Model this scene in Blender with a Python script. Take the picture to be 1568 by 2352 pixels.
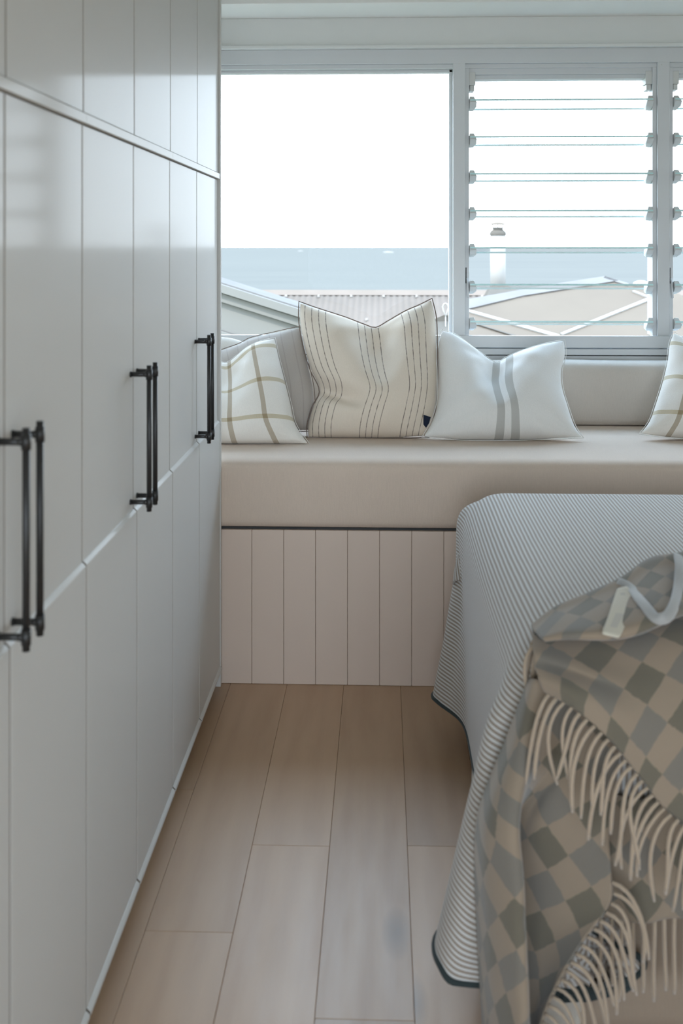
import bpy, bmesh, math, random
import numpy as np
from mathutils import Vector, Matrix
random.seed(7); np.random.seed(7)
for o in list(bpy.data.objects): bpy.data.objects.remove(o)
scene = bpy.context.scene
COL = scene.collection

# ------------------------------------------------------------------ camera
F_PX, H_CAM, U0, V_HOR, YAW = 2520.0, 1.444, 784.0, 567.0, math.radians(2.114)
cam_data = bpy.data.cameras.new('camera')
cam_data.sensor_width = 36.0; cam_data.sensor_fit = 'AUTO'
cam_data.lens = F_PX / 2352 * 36
cam_data.shift_y = -(1176 - V_HOR) / 2352
cam_data.clip_start = 0.05; cam_data.clip_end = 80000
cam_data.dof.use_dof = True; cam_data.dof.focus_distance = 4.1; cam_data.dof.aperture_fstop = 4.2
camera = bpy.data.objects.new('camera', cam_data); COL.objects.link(camera)
camera.location = (0, 0, H_CAM); camera.rotation_euler = (math.pi / 2, 0, YAW)
scene.camera = camera

# ------------------------------------------------------------------ view, world, sun, portals
vs = scene.view_settings
vs.view_transform = 'Standard'; vs.look = 'None'; vs.gamma = 1.0; vs.use_curve_mapping = False
vs.exposure = 0.0
scene.cycles.use_denoising = True
scene.cycles.max_bounces = 10; scene.cycles.diffuse_bounces = 6; scene.cycles.transparent_max_bounces = 24
scene.cycles.caustics_reflective = False; scene.cycles.caustics_refractive = False
SKY = 8.2
world = bpy.data.worlds.new('world'); scene.world = world; world.use_nodes = True
wn, wl = world.node_tree.nodes, world.node_tree.links
bg = wn['Background']; tc = wn.new('ShaderNodeTexCoord'); sep = wn.new('ShaderNodeSeparateXYZ')
rmp = wn.new('ShaderNodeValToRGB')
rmp.color_ramp.elements[0].position = 0.0; rmp.color_ramp.elements[0].color = (0.80, 0.905, 1.0, 1)
rmp.color_ramp.elements[1].position = 0.9; rmp.color_ramp.elements[1].color = (0.53, 0.74, 1.0, 1)
wl.new(tc.outputs['Generated'], sep.inputs[0]); wl.new(sep.outputs[2], rmp.inputs[0])
wl.new(rmp.outputs[0], bg.inputs[0]); bg.inputs[1].default_value = SKY
sun_d = bpy.data.lights.new('sun', 'SUN'); sun_d.energy = 4.5; sun_d.angle = 0.02; sun_d.color = (1.0, 0.93, 0.82)
sun = bpy.data.objects.new('sun', sun_d); COL.objects.link(sun)
sun.rotation_euler = (math.radians(42), 0, math.radians(-38))   # shines from behind the house, from the left
def portal(loc, rot, sx, sy):
    d = bpy.data.lights.new('window_portal', 'AREA'); d.shape = 'RECTANGLE'; d.size = sx; d.size_y = sy
    d.cycles.is_portal = True
    o = bpy.data.objects.new('window_portal', d); COL.objects.link(o); o.location = loc; o.rotation_euler = rot
portal((0.75, 4.515, 1.62), (-math.pi / 2, 0, 0), 3.7, 1.2)
portal((0.2, -1.78, 1.1), (math.pi / 2, 0, 0), 2.3, 2.0)  # portal at the unseen opening added for fill light

# ------------------------------------------------------------------ helpers
def at(u, v, Y):
    """point on the vertical plane y = Y that photograph pixel (u, v) looks at"""
    k = (u - U0) / F_PX
    c, s = math.cos(YAW), math.sin(YAW)
    xr, yr = k * c - s, k * s + c
    d = Y / yr
    return Vector((xr * d, Y, H_CAM - (v - V_HOR) / F_PX * d))
def tag(o, label=None, cat=None, group=None, kind=None):
    if label: o['label'] = label
    if cat: o['category'] = cat
    if group: o['group'] = group
    if kind: o['kind'] = kind
    return o
def empty(name, loc=(0, 0, 0)):
    o = bpy.data.objects.new(name, None); COL.objects.link(o); o.location = loc
    o.empty_display_size = 0.1
    return o
def link(name, me, m, parent=None, loc=None):
    o = bpy.data.objects.new(name, me); COL.objects.link(o)
    if m is not None and not me.materials: me.materials.append(m)
    if parent is not None:
        o.parent = parent
        o.matrix_parent_inverse = Matrix.Translation(-world_loc(parent))
    if loc is not None: o.location = loc
    return o
def world_loc(o):
    v = Vector((0, 0, 0))
    while o is not None: v += Vector(o.location) if o.parent is None else Vector(o.location) + o.matrix_parent_inverse.translation; o = o.parent
    return v
def bm_obj(name, bm, m, parent=None, smooth=False, bevel=0, loc=None, segs=2):
    me = bpy.data.meshes.new(name); bmesh.ops.recalc_face_normals(bm, faces=bm.faces); bm.to_mesh(me); bm.free()
    if smooth:
        for p in me.polygons: p.use_smooth = True
    o = link(name, me, m, parent, loc)
    if bevel:
        md = o.modifiers.new('bevel', 'BEVEL'); md.width = bevel; md.segments = segs; md.limit_method = 'ANGLE'; md.angle_limit = math.radians(40)
    return o
def box(bm, x0, x1, y0, y1, z0, z1):
    vs_ = [bm.verts.new(p) for p in ((x0, y0, z0), (x1, y0, z0), (x1, y1, z0), (x0, y1, z0), (x0, y0, z1), (x1, y0, z1), (x1, y1, z1), (x0, y1, z1))]
    for f in ((0, 3, 2, 1), (4, 5, 6, 7), (0, 1, 5, 4), (1, 2, 6, 5), (2, 3, 7, 6), (3, 0, 4, 7)): bm.faces.new([vs_[i] for i in f])
def boxes(name, lst, m, parent=None, bevel=0, loc=None):
    bm = bmesh.new()
    for b in lst: box(bm, *b)
    return bm_obj(name, bm, m, parent, bevel=bevel, loc=loc)
def cyl(bm, a, b, r, n=12, r2=None):
    a, b = Vector(a), Vector(b); d = (b - a)
    res = bmesh.ops.create_cone(bm, cap_ends=True, segments=n, radius1=r, radius2=r if r2 is None else r2, depth=d.length)
    M = Matrix.Translation((a + b) / 2) @ Vector((0, 0, 1)).rotation_difference(d.normalized()).to_matrix().to_4x4()
    bmesh.ops.transform(bm, matrix=M, verts=res['verts'])
def tube(bm, pts, r, n=6, taper=None, closed=False):
    pts = [Vector(p) for p in pts]; rings = []; N = len(pts)
    up = Vector((0.3, 0.9, 0.2))
    for i, p in enumerate(pts):
        if closed: t = pts[(i + 1) % N] - pts[i - 1]
        else: t = pts[min(i + 1, N - 1)] - pts[max(i - 1, 0)]
        t = t.normalized() if t.length > 1e-9 else Vector((0, 0, 1))
        a = t.cross(up)
        if a.length < 1e-4: a = t.cross(Vector((1, 0, 0)))
        a.normalize(); b = t.cross(a)
        rr = r * (taper[i] if taper else 1)
        rings.append([bm.verts.new(p + (a * math.cos(2 * math.pi * k / n) + b * math.sin(2 * math.pi * k / n)) * rr) for k in range(n)])
    for i in range(N if closed else N - 1):
        A, B = rings[i], rings[(i + 1) % N]
        for k in range(n): bm.faces.new((A[k], A[(k + 1) % n], B[(k + 1) % n], B[k]))
    if not closed:
        bm.faces.new(rings[0][::-1]); bm.faces.new(rings[-1])
def catmull(pts, n):
    """n points evenly spaced by arc length on a Catmull-Rom curve"""
    P = np.array([tuple(p) for p in pts], float)
    if len(P) == 2: dense = P[0] + (P[1] - P[0]) * np.linspace(0, 1, 200)[:, None]
    else:
        E = np.vstack([2 * P[0] - P[1], P, 2 * P[-1] - P[-2]]); out = []
        for i in range(1, len(E) - 2):
            t = np.linspace(0, 1, 40, endpoint=False)[:, None]
            a, b, c, d = E[i - 1], E[i], E[i + 1], E[i + 2]
            out.append(0.5 * (2 * b + (c - a) * t + (2 * a - 5 * b + 4 * c - d) * t ** 2 + (3 * b - a - 3 * c + d) * t ** 3))
        dense = np.vstack(out + [P[-1:]])
    s = np.concatenate([[0], np.cumsum(np.linalg.norm(np.diff(dense, axis=0), axis=1))])
    q = np.linspace(0, s[-1], n)
    return np.stack([np.interp(q, s, dense[:, k]) for k in range(P.shape[1])], 1)
def grid_mesh(name, P, UV=None, m=None, parent=None, solid=0, sub=0, offset=0):
    nu, nv = P.shape[:2]
    faces = [(i * nv + j, (i + 1) * nv + j, (i + 1) * nv + j + 1, i * nv + j + 1) for i in range(nu - 1) for j in range(nv - 1)]
    me = bpy.data.meshes.new(name); me.from_pydata([tuple(p) for p in P.reshape(-1, 3)], [], faces)
    if UV is not None:
        uvl = me.uv_layers.new(name='UVMap'); U = UV.reshape(-1, 2)
        for l in me.loops: uvl.data[l.index].uv = U[l.vertex_index]
    for p in me.polygons: p.use_smooth = True
    o = link(name, me, m, parent)
    if sub:
        md = o.modifiers.new('subsurf', 'SUBSURF'); md.levels = sub; md.render_levels = sub
    if solid:
        md = o.modifiers.new('solid', 'SOLIDIFY'); md.thickness = solid; md.offset = offset
    return o

# ------------------------------------------------------------------ materials
class NT:
    def __init__(s, m): s.t = m.node_tree; s.n = s.t.nodes; s.l = s.t.links
    def new(s, typ, **kw):
        x = s.n.new(typ)
        for k, v in kw.items(): setattr(x, k, v)
        return x
    def put(s, v, sock):
        if hasattr(v, 'is_output'): s.l.new(v, sock)
        else: sock.default_value = v
    def m(s, op, a, b=0.0, c=None):
        x = s.new('ShaderNodeMath', operation=op); s.put(a, x.inputs[0]); s.put(b, x.inputs[1])
        if c is not None: s.put(c, x.inputs[2])
        return x.outputs[0]
    def mix(s, f, a, b, blend='MIX'):
        x = s.new('ShaderNodeMix', data_type='RGBA', blend_type=blend)
        s.put(f, x.inputs[0]); s.put(a, x.inputs[6]); s.put(b, x.inputs[7]); return x.outputs[2]
    def coord(s, which='Object'): return s.new('ShaderNodeTexCoord').outputs[which]
    def mapping(s, vec, scale=(1, 1, 1), loc=(0, 0, 0), rot=(0, 0, 0)):
        x = s.new('ShaderNodeMapping'); s.l.new(vec, x.inputs[0]); x.inputs['Scale'].default_value = scale; x.inputs['Location'].default_value = loc; x.inputs['Rotation'].default_value = rot
        return x.outputs[0]
    def noise(s, vec, scale, detail=3, rough=0.55):
        x = s.new('ShaderNodeTexNoise'); s.l.new(vec, x.inputs['Vector']); x.inputs['Scale'].default_value = scale; x.inputs['Detail'].default_value = detail; x.inputs['Roughness'].default_value = rough
        return x.outputs['Fac']
    def bump(s, h, strength, dist=0.002):
        x = s.new('ShaderNodeBump'); s.l.new(h, x.inputs['Height']); x.inputs['Strength'].default_value = strength; x.inputs['Distance'].default_value = dist
        return x.outputs[0]
    def maprange(s, v, a, b, c, d):
        x = s.new('ShaderNodeMapRange'); s.put(v, x.inputs[0])
        for i, k in enumerate((a, b, c, d)): x.inputs[i + 1].default_value = k
        return x.outputs[0]
def rgb(c): return (c[0], c[1], c[2], 1.0)
def mat(name, col, rough=0.5, spec=0.5, metal=0.0, sheen=0.0):
    m = bpy.data.materials.new(name); m.use_nodes = True; p = m.node_tree.nodes['Principled BSDF']
    p.inputs['Base Color'].default_value = rgb(col); p.inputs['Roughness'].default_value = rough
    p.inputs['Specular IOR Level'].default_value = spec; p.inputs['Metallic'].default_value = metal
    if sheen: p.inputs['Sheen Weight'].default_value = sheen; p.inputs['Sheen Roughness'].default_value = 0.5
    return m, p, NT(m)
def painted(name, col, rough=0.35, spec=0.5, var=0.03):
    m, p, t = mat(name, col, rough, spec)
    n = t.noise(t.coord(), 3.0, 3)
    c = t.mix(n, rgb([x * (1 - var) for x in col]), rgb([min(1, x * (1 + var)) for x in col]))
    t.l.new(c, p.inputs['Base Color'])
    f = t.noise(t.coord(), 160.0, 2); t.l.new(t.bump(f, 0.06, 0.001), p.inputs['Normal'])
    return m
def weave(t, p, scale=700, strength=0.25):
    v = t.coord()
    a = t.noise(t.mapping(v, (1, 0.12, 1)), scale, 2); b = t.noise(t.mapping(v, (1, 1, 0.1)), scale, 2)
    t.l.new(t.bump(t.m('ADD', a, b), strength, 0.0015), p.inputs['Normal'])
    return t.m('ADD', t.m('MULTIPLY', a, 0.5), t.m('MULTIPLY', b, 0.5))
def fabric(name, col, var=0.08, sheen=0.15, scale=500, strength=0.25):
    m, p, t = mat(name, col, 0.9, 0.15, sheen=sheen)
    w = weave(t, p, scale, strength)
    big = t.noise(t.coord(), 5.0, 2)
    f = t.m('ADD', t.m('MULTIPLY', w, 0.7), t.m('MULTIPLY', big, 0.3))
    c = t.mix(t.maprange(f, 0.3, 0.7, 0, 1), rgb([x * (1 - var) for x in col]), rgb([min(1, x * (1 + var)) for x in col]))
    t.l.new(c, p.inputs['Base Color'])
    return m
def uvsep(t):
    s = t.new('ShaderNodeSeparateXYZ'); t.l.new(t.coord('UV'), s.inputs[0]); return s.outputs[0], s.outputs[1]

WHITE = painted('white_paint', (0.68, 0.68, 0.66), 0.45, 0.4)
WALLM = painted('wall_paint', (0.80, 0.79, 0.76), 0.6, 0.3)
FRAME = painted('window_frame_paint', (0.61, 0.62, 0.625), 0.4, 0.3)
DOORM = painted('wardrobe_satin_paint', (0.62, 0.605, 0.58), 0.5, 0.02, 0.015)
_p = DOORM.node_tree.nodes['Principled BSDF']; _p.inputs['Coat Weight'].default_value = 0.15; _p.inputs['Coat Roughness'].default_value = 0.10
VJ = painted('panelling_paint', (0.64, 0.515, 0.43), 0.5, 0.3)
BLACK = mat('black_metal', (0.016, 0.015, 0.015), 0.42, 0.5)[0]
DARK = mat('dark_plastic_and_shadow', (0.03, 0.03, 0.03), 0.6, 0.4)[0]
CLIP = painted('grey_plastic_clip', (0.60, 0.60, 0.58), 0.5, 0.4)
SEATM = fabric('seat_linen', (0.635, 0.52, 0.43), 0.06, 0.1, 380, 0.2)
BOLM = fabric('bolster_linen', (0.54, 0.49, 0.435), 0.06, 0.1, 380, 0.2)
UPH = fabric('bed_upholstery', (0.285, 0.22, 0.165), 0.05, 0.1)
SHEET = fabric('cream_sheet', (0.52, 0.48, 0.42), 0.03, 0.1)
STRAND = fabric('fringe_wool', (0.38, 0.295, 0.215), 0.1, 0.5, 900, 0.4)
PIPING = fabric('dark_piping', (0.035, 0.045, 0.045), 0.1, 0.1)
STITCH = fabric('brown_stitching', (0.20, 0.155, 0.13), 0.15, 0.1)
BINDING = fabric('pale_binding', (0.34, 0.34, 0.335), 0.03, 0.5)

def wood_mat():
    m, p, t = mat('limed_oak', (0.45, 0.34, 0.25), 0.46, 0.8)
    oi = t.new('ShaderNodeObjectInfo'); r = oi.outputs['Random']
    add = t.new('ShaderNodeVectorMath', operation='ADD'); t.l.new(t.coord(), add.inputs[0])
    cmb = t.new('ShaderNodeCombineXYZ')
    for i, k in enumerate((17.0, 31.0, 5.0)): t.l.new(t.m('MULTIPLY', r, k), cmb.inputs[i])
    t.l.new(cmb.outputs[0], add.inputs[1]); v = add.outputs[0]
    grain = t.noise(t.mapping(v, (26, 2.6, 1)), 1.0, 6, 0.62)
    wv = t.new('ShaderNodeTexWave', wave_type='BANDS', bands_direction='X'); t.l.new(t.mapping(v, (1.9, 0.30, 1)), wv.inputs['Vector'])
    wv.inputs['Scale'].default_value = 2.2; wv.inputs['Distortion'].default_value = 7.0; wv.inputs['Detail'].default_value = 3.0; wv.inputs['Detail Scale'].default_value = 1.3
    blot = t.noise(t.mapping(v, (5, 1.6, 1)), 1.3, 3)
    f = t.m('ADD', t.m('MULTIPLY', grain, 0.38), t.m('MULTIPLY', wv.outputs['Fac'], 0.16)); f = t.m('ADD', f, t.m('MULTIPLY', blot, 0.54))
    c = t.mix(t.maprange(f, 0.3, 0.75, 0, 1), (0.41, 0.255, 0.148, 1), (0.50, 0.33, 0.20, 1))
    kn = t.new('ShaderNodeTexVoronoi'); t.l.new(t.mapping(v, (4.2, 1.5, 0.01)), kn.inputs['Vector']); kn.inputs['Scale'].default_value = 1.0
    c = t.mix(t.maprange(kn.outputs['Distance'], 0.02, 0.15, 0.7, 0.0), c, (0.13, 0.105, 0.085, 1))
    tone = t.maprange(r, 0, 1, 0.86, 1.12)
    sc = t.new('ShaderNodeVectorMath', operation='SCALE'); t.l.new(c, sc.inputs[0]); t.l.new(tone, sc.inputs['Scale'])
    t.l.new(sc.outputs[0], p.inputs['Base Color'])
    t.l.new(t.maprange(grain, 0.3, 0.7, 0.5, 0.4), p.inputs['Roughness'])
    t.l.new(t.bump(grain, 0.12, 0.001), p.inputs['Normal'])
    return m
WOOD = wood_mat()
_p = WOOD.node_tree.nodes['Principled BSDF']; _p.inputs['Coat Weight'].default_value = 0.35; _p.inputs['Coat Roughness'].default_value = 0.36

def glass_mat(name, tint, ior=1.35):
    m = bpy.data.materials.new(name); m.use_nodes = True; t = NT(m); t.n.remove(t.n['Principled BSDF'])
    tr = t.new('ShaderNodeBsdfTransparent'); tr.inputs[0].default_value = rgb(tint)
    gl = t.new('ShaderNodeBsdfGlossy'); gl.inputs['Roughness'].default_value = 0.0
    fr = t.new('ShaderNodeFresnel'); fr.inputs[0].default_value = ior
    ge = t.new('ShaderNodeNewGeometry'); fac = t.m('MULTIPLY', fr.outputs[0], t.m('SUBTRACT', 1.0, ge.outputs['Backfacing']))
    mx = t.new('ShaderNodeMixShader'); t.l.new(fac, mx.inputs[0]); t.l.new(tr.outputs[0], mx.inputs[1]); t.l.new(gl.outputs[0], mx.inputs[2])
    t.l.new(mx.outputs[0], t.n['Material Output'].inputs[0])
    return m
GLASS = glass_mat('window_glass', (0.985, 0.99, 0.99), 1.1)
BLADE = glass_mat('louvre_glass', (0.955, 0.975, 0.985), 1.2)
EDGE = mat('polished_glass_edge', (0.55, 0.80, 0.80), 0.25, 0.6)[0]

def spread_mat():
    m, p, t = mat('striped_cotton', (0.6, 0.58, 0.55), 0.9, 0.1, sheen=0.25)
    u, v = uvsep(t)
    wob = t.noise(t.mapping(t.coord('UV'), (30, 8, 1)), 1.0, 2)
    q = t.m('ADD', t.m('DIVIDE', u, 0.0098), t.m('MULTIPLY', wob, 0.25))
    s = t.m('SINE', t.m('MULTIPLY', q, 2 * math.pi))
    mask = t.maprange(s, -0.25, 0.35, 0, 1)
    ply = t.m('SINE', t.m('MULTIPLY', t.m('ADD', t.m('DIVIDE', v, 0.006), q), 2 * math.pi))
    fl = t.noise(t.mapping(t.coord('UV'), (900, 500, 1)), 1.0, 2)
    dark = t.mix(t.maprange(ply, -1, 1, 0, 0.4), (0.26, 0.21, 0.17, 1), (0.35, 0.30, 0.25, 1))
    light = t.mix(fl, (0.50, 0.485, 0.465, 1), (0.60, 0.59, 0.57, 1))
    t.l.new(t.mix(mask, dark, light), p.inputs['Base Color'])
    t.l.new(t.bump(t.m('ADD', t.m('MULTIPLY', s, 0.5), t.m('MULTIPLY', fl, 0.4)), 0.35, 0.002), p.inputs['Normal'])
    return m
SPREAD = spread_mat()

def throw_mat():
    m, p, t = mat('diamond_wool', (0.4, 0.38, 0.34), 0.95, 0.05, sheen=0.35)
    u, v = uvsep(t)
    D = 0.080
    nz = t.noise(t.mapping(t.coord('UV'), (60, 60, 1)), 1.0, 2)
    j = t.m('MULTIPLY', t.m('SUBTRACT', nz, 0.5), 0.12)
    a = t.m('ADD', t.m('DIVIDE', t.m('ADD', u, v), D), j); b = t.m('ADD', t.m('DIVIDE', t.m('SUBTRACT', u, v), D), j)
    chk = t.m('MODULO', t.m('ADD', t.m('FLOOR', a), t.m('FLOOR', b)), 2.0); chk = t.m('ABSOLUTE', chk)
    fa = t.m('MODULO', t.m('FLOOR', a), 2.0); fa = t.m('ABSOLUTE', fa)
    dark = t.mix(fa, (0.125, 0.108, 0.078, 1), (0.165, 0.146, 0.122, 1))
    beige = (0.265, 0.203, 0.146, 1)
    fuzz = t.noise(t.mapping(t.coord('UV'), (700, 700, 1)), 1.0, 3)
    c = t.mix(chk, beige, dark)
    c = t.mix(t.maprange(fuzz, 0.3, 0.7, 0.0, 0.22), c, (0.27, 0.25, 0.22, 1))
    t.l.new(c, p.inputs['Base Color'])
    t.l.new(t.bump(fuzz, 0.35, 0.002), p.inputs['Normal'])
    return m
THROW = throw_mat()

def pillow_mat(name, base, builder, var=0.04):
    m, p, t = mat(name, base, 0.92, 0.1, sheen=0.2)
    w = weave(t, p, 420, 0.22); u, v = uvsep(t)
    c = t.mix(t.maprange(w, 0.3, 0.7, 0, 1), rgb([x * (1 - var) for x in base]), rgb([min(1, x * (1 + var)) for x in base]))
    c = builder(t, u, v, c, w)
    t.l.new(c, p.inputs['Base Color'])
    return m
def band(t, x, lo, hi):
    return t.m('MULTIPLY', t.m('GREATER_THAN', x, lo), t.m('LESS_THAN', x, hi))
def b_thin(t, u, v, c, w):
    tot = None
    for g in (0.045, 0.425, 0.755):
        q = t.m('DIVIDE', t.m('SUBTRACT', u, g), 0.05)
        mk = t.m('MULTIPLY', t.m('LESS_THAN', t.m('FRACT', q), 0.12), band(t, q, 0.0, 3.5))
        tot = mk if tot is None else t.m('MAXIMUM', tot, mk)
    br = t.noise(t.mapping(t.coord('UV'), (40, 26, 1)), 1.0, 2)
    return t.mix(t.m('MULTIPLY', tot, t.maprange(br, 0.3, 0.6, 0.35, 0.95)), c, (0.15, 0.12, 0.10, 1))
def b_two(t, u, v, c, w):
    tot = t.m('MAXIMUM', band(t, u, 0.447, 0.503), band(t, u, 0.548, 0.604))
    return t.mix(t.m('MULTIPLY', tot, 0.9), c, (0.46, 0.45, 0.42, 1))
def plaid(un, uo, vn, vo, wd=0.09):
    def f(t, u, v, c, w):
        a = t.m('LESS_THAN', t.m('FRACT', t.m('ADD', t.m('MULTIPLY', u, un), uo)), wd * un / 3.5)
        b = t.m('LESS_THAN', t.m('FRACT', t.m('ADD', t.m('MULTIPLY', v, vn), vo)), wd * vn / 3.5)
        c = t.mix(t.m('MULTIPLY', a, 0.95), c, (0.58, 0.52, 0.44, 1), 'MULTIPLY')
        return t.mix(t.m('MULTIPLY', b, 0.95), c, (0.72, 0.66, 0.52, 1), 'MULTIPLY')
    return f
def b_faint(t, u, v, c, w):
    tot = t.m('LESS_THAN', t.m('FRACT', t.m('MULTIPLY', u, 9.0)), 0.1)
    return t.mix(t.m('MULTIPLY', tot, 0.35), c, (0.30, 0.26, 0.24, 1))
def b_none(t, u, v, c, w): return c

# ------------------------------------------------------------------ room shell
Y_WIN = 4.52
def zwin(v): return H_CAM - (v - V_HOR) / F_PX * 4.55
XL, XR, YF = -1.15, 2.45, -1.8
floor = boxes('floor', [(XL - 0.1, XR + 0.1, YF - 0.1, 4.7, -0.12, -0.016)], WALLM); tag(floor, 'oak plank floor between the wardrobes and the bed', None, kind='structure')
PW = 0.187
plank_cache = {}
def plank(x0, y0, y1):
    L = round(y1 - y0, 3)
    if L not in plank_cache:
        bm = bmesh.new(); box(bm, 0.0003, PW - 0.0003, 0.0003, L - 0.0003, -0.016, 0)
        me = bpy.data.meshes.new('plank'); bm.to_mesh(me); bm.free(); me.materials.append(WOOD); plank_cache[L] = me
    o = link('plank', plank_cache[L], None, floor, (x0, y0, 0))
    md = o.modifiers.new('bevel', 'BEVEL'); md.width = 0.0008; md.segments = 1
joints = {-2: 2.30, -1: 2.64, 0: 3.95, 1: 2.65, 2: 1.9, -3: 2.9}
for k in range(-6, 13):
    x0 = 0.061 + PW * (k - 1)
    if x0 > XR: continue
    j = joints.get(k, random.uniform(1.6, 3.4)); ys = [j]
    while ys[0] > YF: ys.insert(0, ys[0] - 1.9)
    while ys[-1] < 3.64: ys.append(ys[-1] + 1.9)
    for a, b in zip(ys[:-1], ys[1:]):
        a2, b2 = max(a, YF), min(b, 3.64)
        if b2 - a2 > 0.05: plank(x0, a2, b2)

z_sill, z_head = zwin(768), zwin(160)
x_p1a, x_p1b = at(1040, 500, Y_WIN).x, at(1068, 500, Y_WIN).x       # first post
x_p2a, x_p2b = at(1509, 500, Y_WIN).x, at(1537, 500, Y_WIN).x       # second post
x_p3a = x_p2b + (x_p2a - x_p1b); x_p3b = x_p3a + (x_p2b - x_p2a)
wb = boxes('wall_back', [(XL - 0.1, XR + 0.1, 4.55, 4.70, -0.1, z_sill - 0.045), (XL - 0.1, XR + 0.1, 4.55, 4.70, z_head + 0.03, 2.75),
                         (x_p3b, XR + 0.1, 4.55, 4.70, z_sill - 0.045, z_head + 0.03)], WALLM); tag(wb, 'white wall around the windows', kind='structure')
wl_ = boxes('wall_left', [(XL - 0.1, XL, YF - 0.1, 4.7, -0.1, 2.75)], WALLM); tag(wl_, 'white wall behind the wardrobes', kind='structure')
wr = boxes('wall_right', [(XR, XR + 0.1, YF - 0.1, 4.7, -0.1, 2.75)], WALLM); tag(wr, 'white wall behind the bed head', kind='structure')
wf = boxes('wall_front', [(XL - 0.1, -0.95, YF - 0.1, YF, -0.1, 2.75), (1.35, XR + 0.1, YF - 0.1, YF, -0.1, 2.75), (-0.95, 1.35, YF - 0.1, YF, 2.1, 2.75), (-0.95, 1.35, YF - 0.1, YF, -0.1, 0.1)], WALLM)  # the opening in this unseen wall is added to let in fill light
tag(wf, 'white wall with a wide opening added for fill light opposite the sea windows', kind='structure')
ce = boxes('ceiling', [(XL - 0.1, XR + 0.1, YF - 0.1, 4.7, 2.62, 2.75)], WHITE); tag(ce, 'white ceiling', kind='structure')
z_sof = H_CAM + (V_HOR - 43) / F_PX * 4.52
y_bulk = (z_sof - H_CAM) * F_PX / (V_HOR - 7)
t1 = boxes('trim_1', [(XL, XR, y_bulk, 4.55, z_sof, 2.62)], WALLM, bevel=0.003); tag(t1, 'bulkhead above the window wall', kind='structure')
t2 = boxes('trim_2', [(XL, XR, 4.50, 4.55, zwin(112), z_sof)], WHITE, bevel=0.002); tag(t2, 'deep white head board above the windows', kind='structure')
t3 = boxes('trim_3', [(XL, XR, 4.485, 4.55, zwin(117), zwin(109))], WHITE, bevel=0.003); tag(t3, 'thin bead below the head board', kind='structure')
t4 = boxes('trim_4', [(XL, XR, 4.515, 4.57, zwin(150), zwin(117)), (XL, XR, 4.53, 4.60, z_head, zwin(150))], FRAME, bevel=0.002); tag(t4, 'window head', kind='structure')
for i, (a, b) in enumerate(((x_p1a, x_p1b), (x_p2a, x_p2b), (x_p3a, x_p3b))):
    tp = boxes('trim_%d' % (5 + i), [(a, b, 4.515, 4.64, z_sill - 0.04, z_head + 0.02)], FRAME, bevel=0.002)
    tag(tp, ('white post between picture window and first louvre window', 'white post between the two louvre windows', 'white post at the far right of the louvre windows')[i], kind='structure')
for u, v in ((1054, 146), (1520, 148)):
    bm = bmesh.new(); p = at(u, v, 4.513); cyl(bm, p + Vector((0, 0.003, 0)), p, 0.003, 8); bm_obj('screw', bm, CLIP, t4)
t8 = boxes('trim_8', [(XL, XR, 4.50, 4.525, zwin(795), z_sill - 0.0), (XL, XR, 4.495, 4.55, zwin(811), zwin(797)), (XL, XR, 4.50, 4.55, zwin(850), zwin(813))], FRAME, bevel=0.002)
tag(t8, 'window sill rail of stepped boards', kind='structure')

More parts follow.
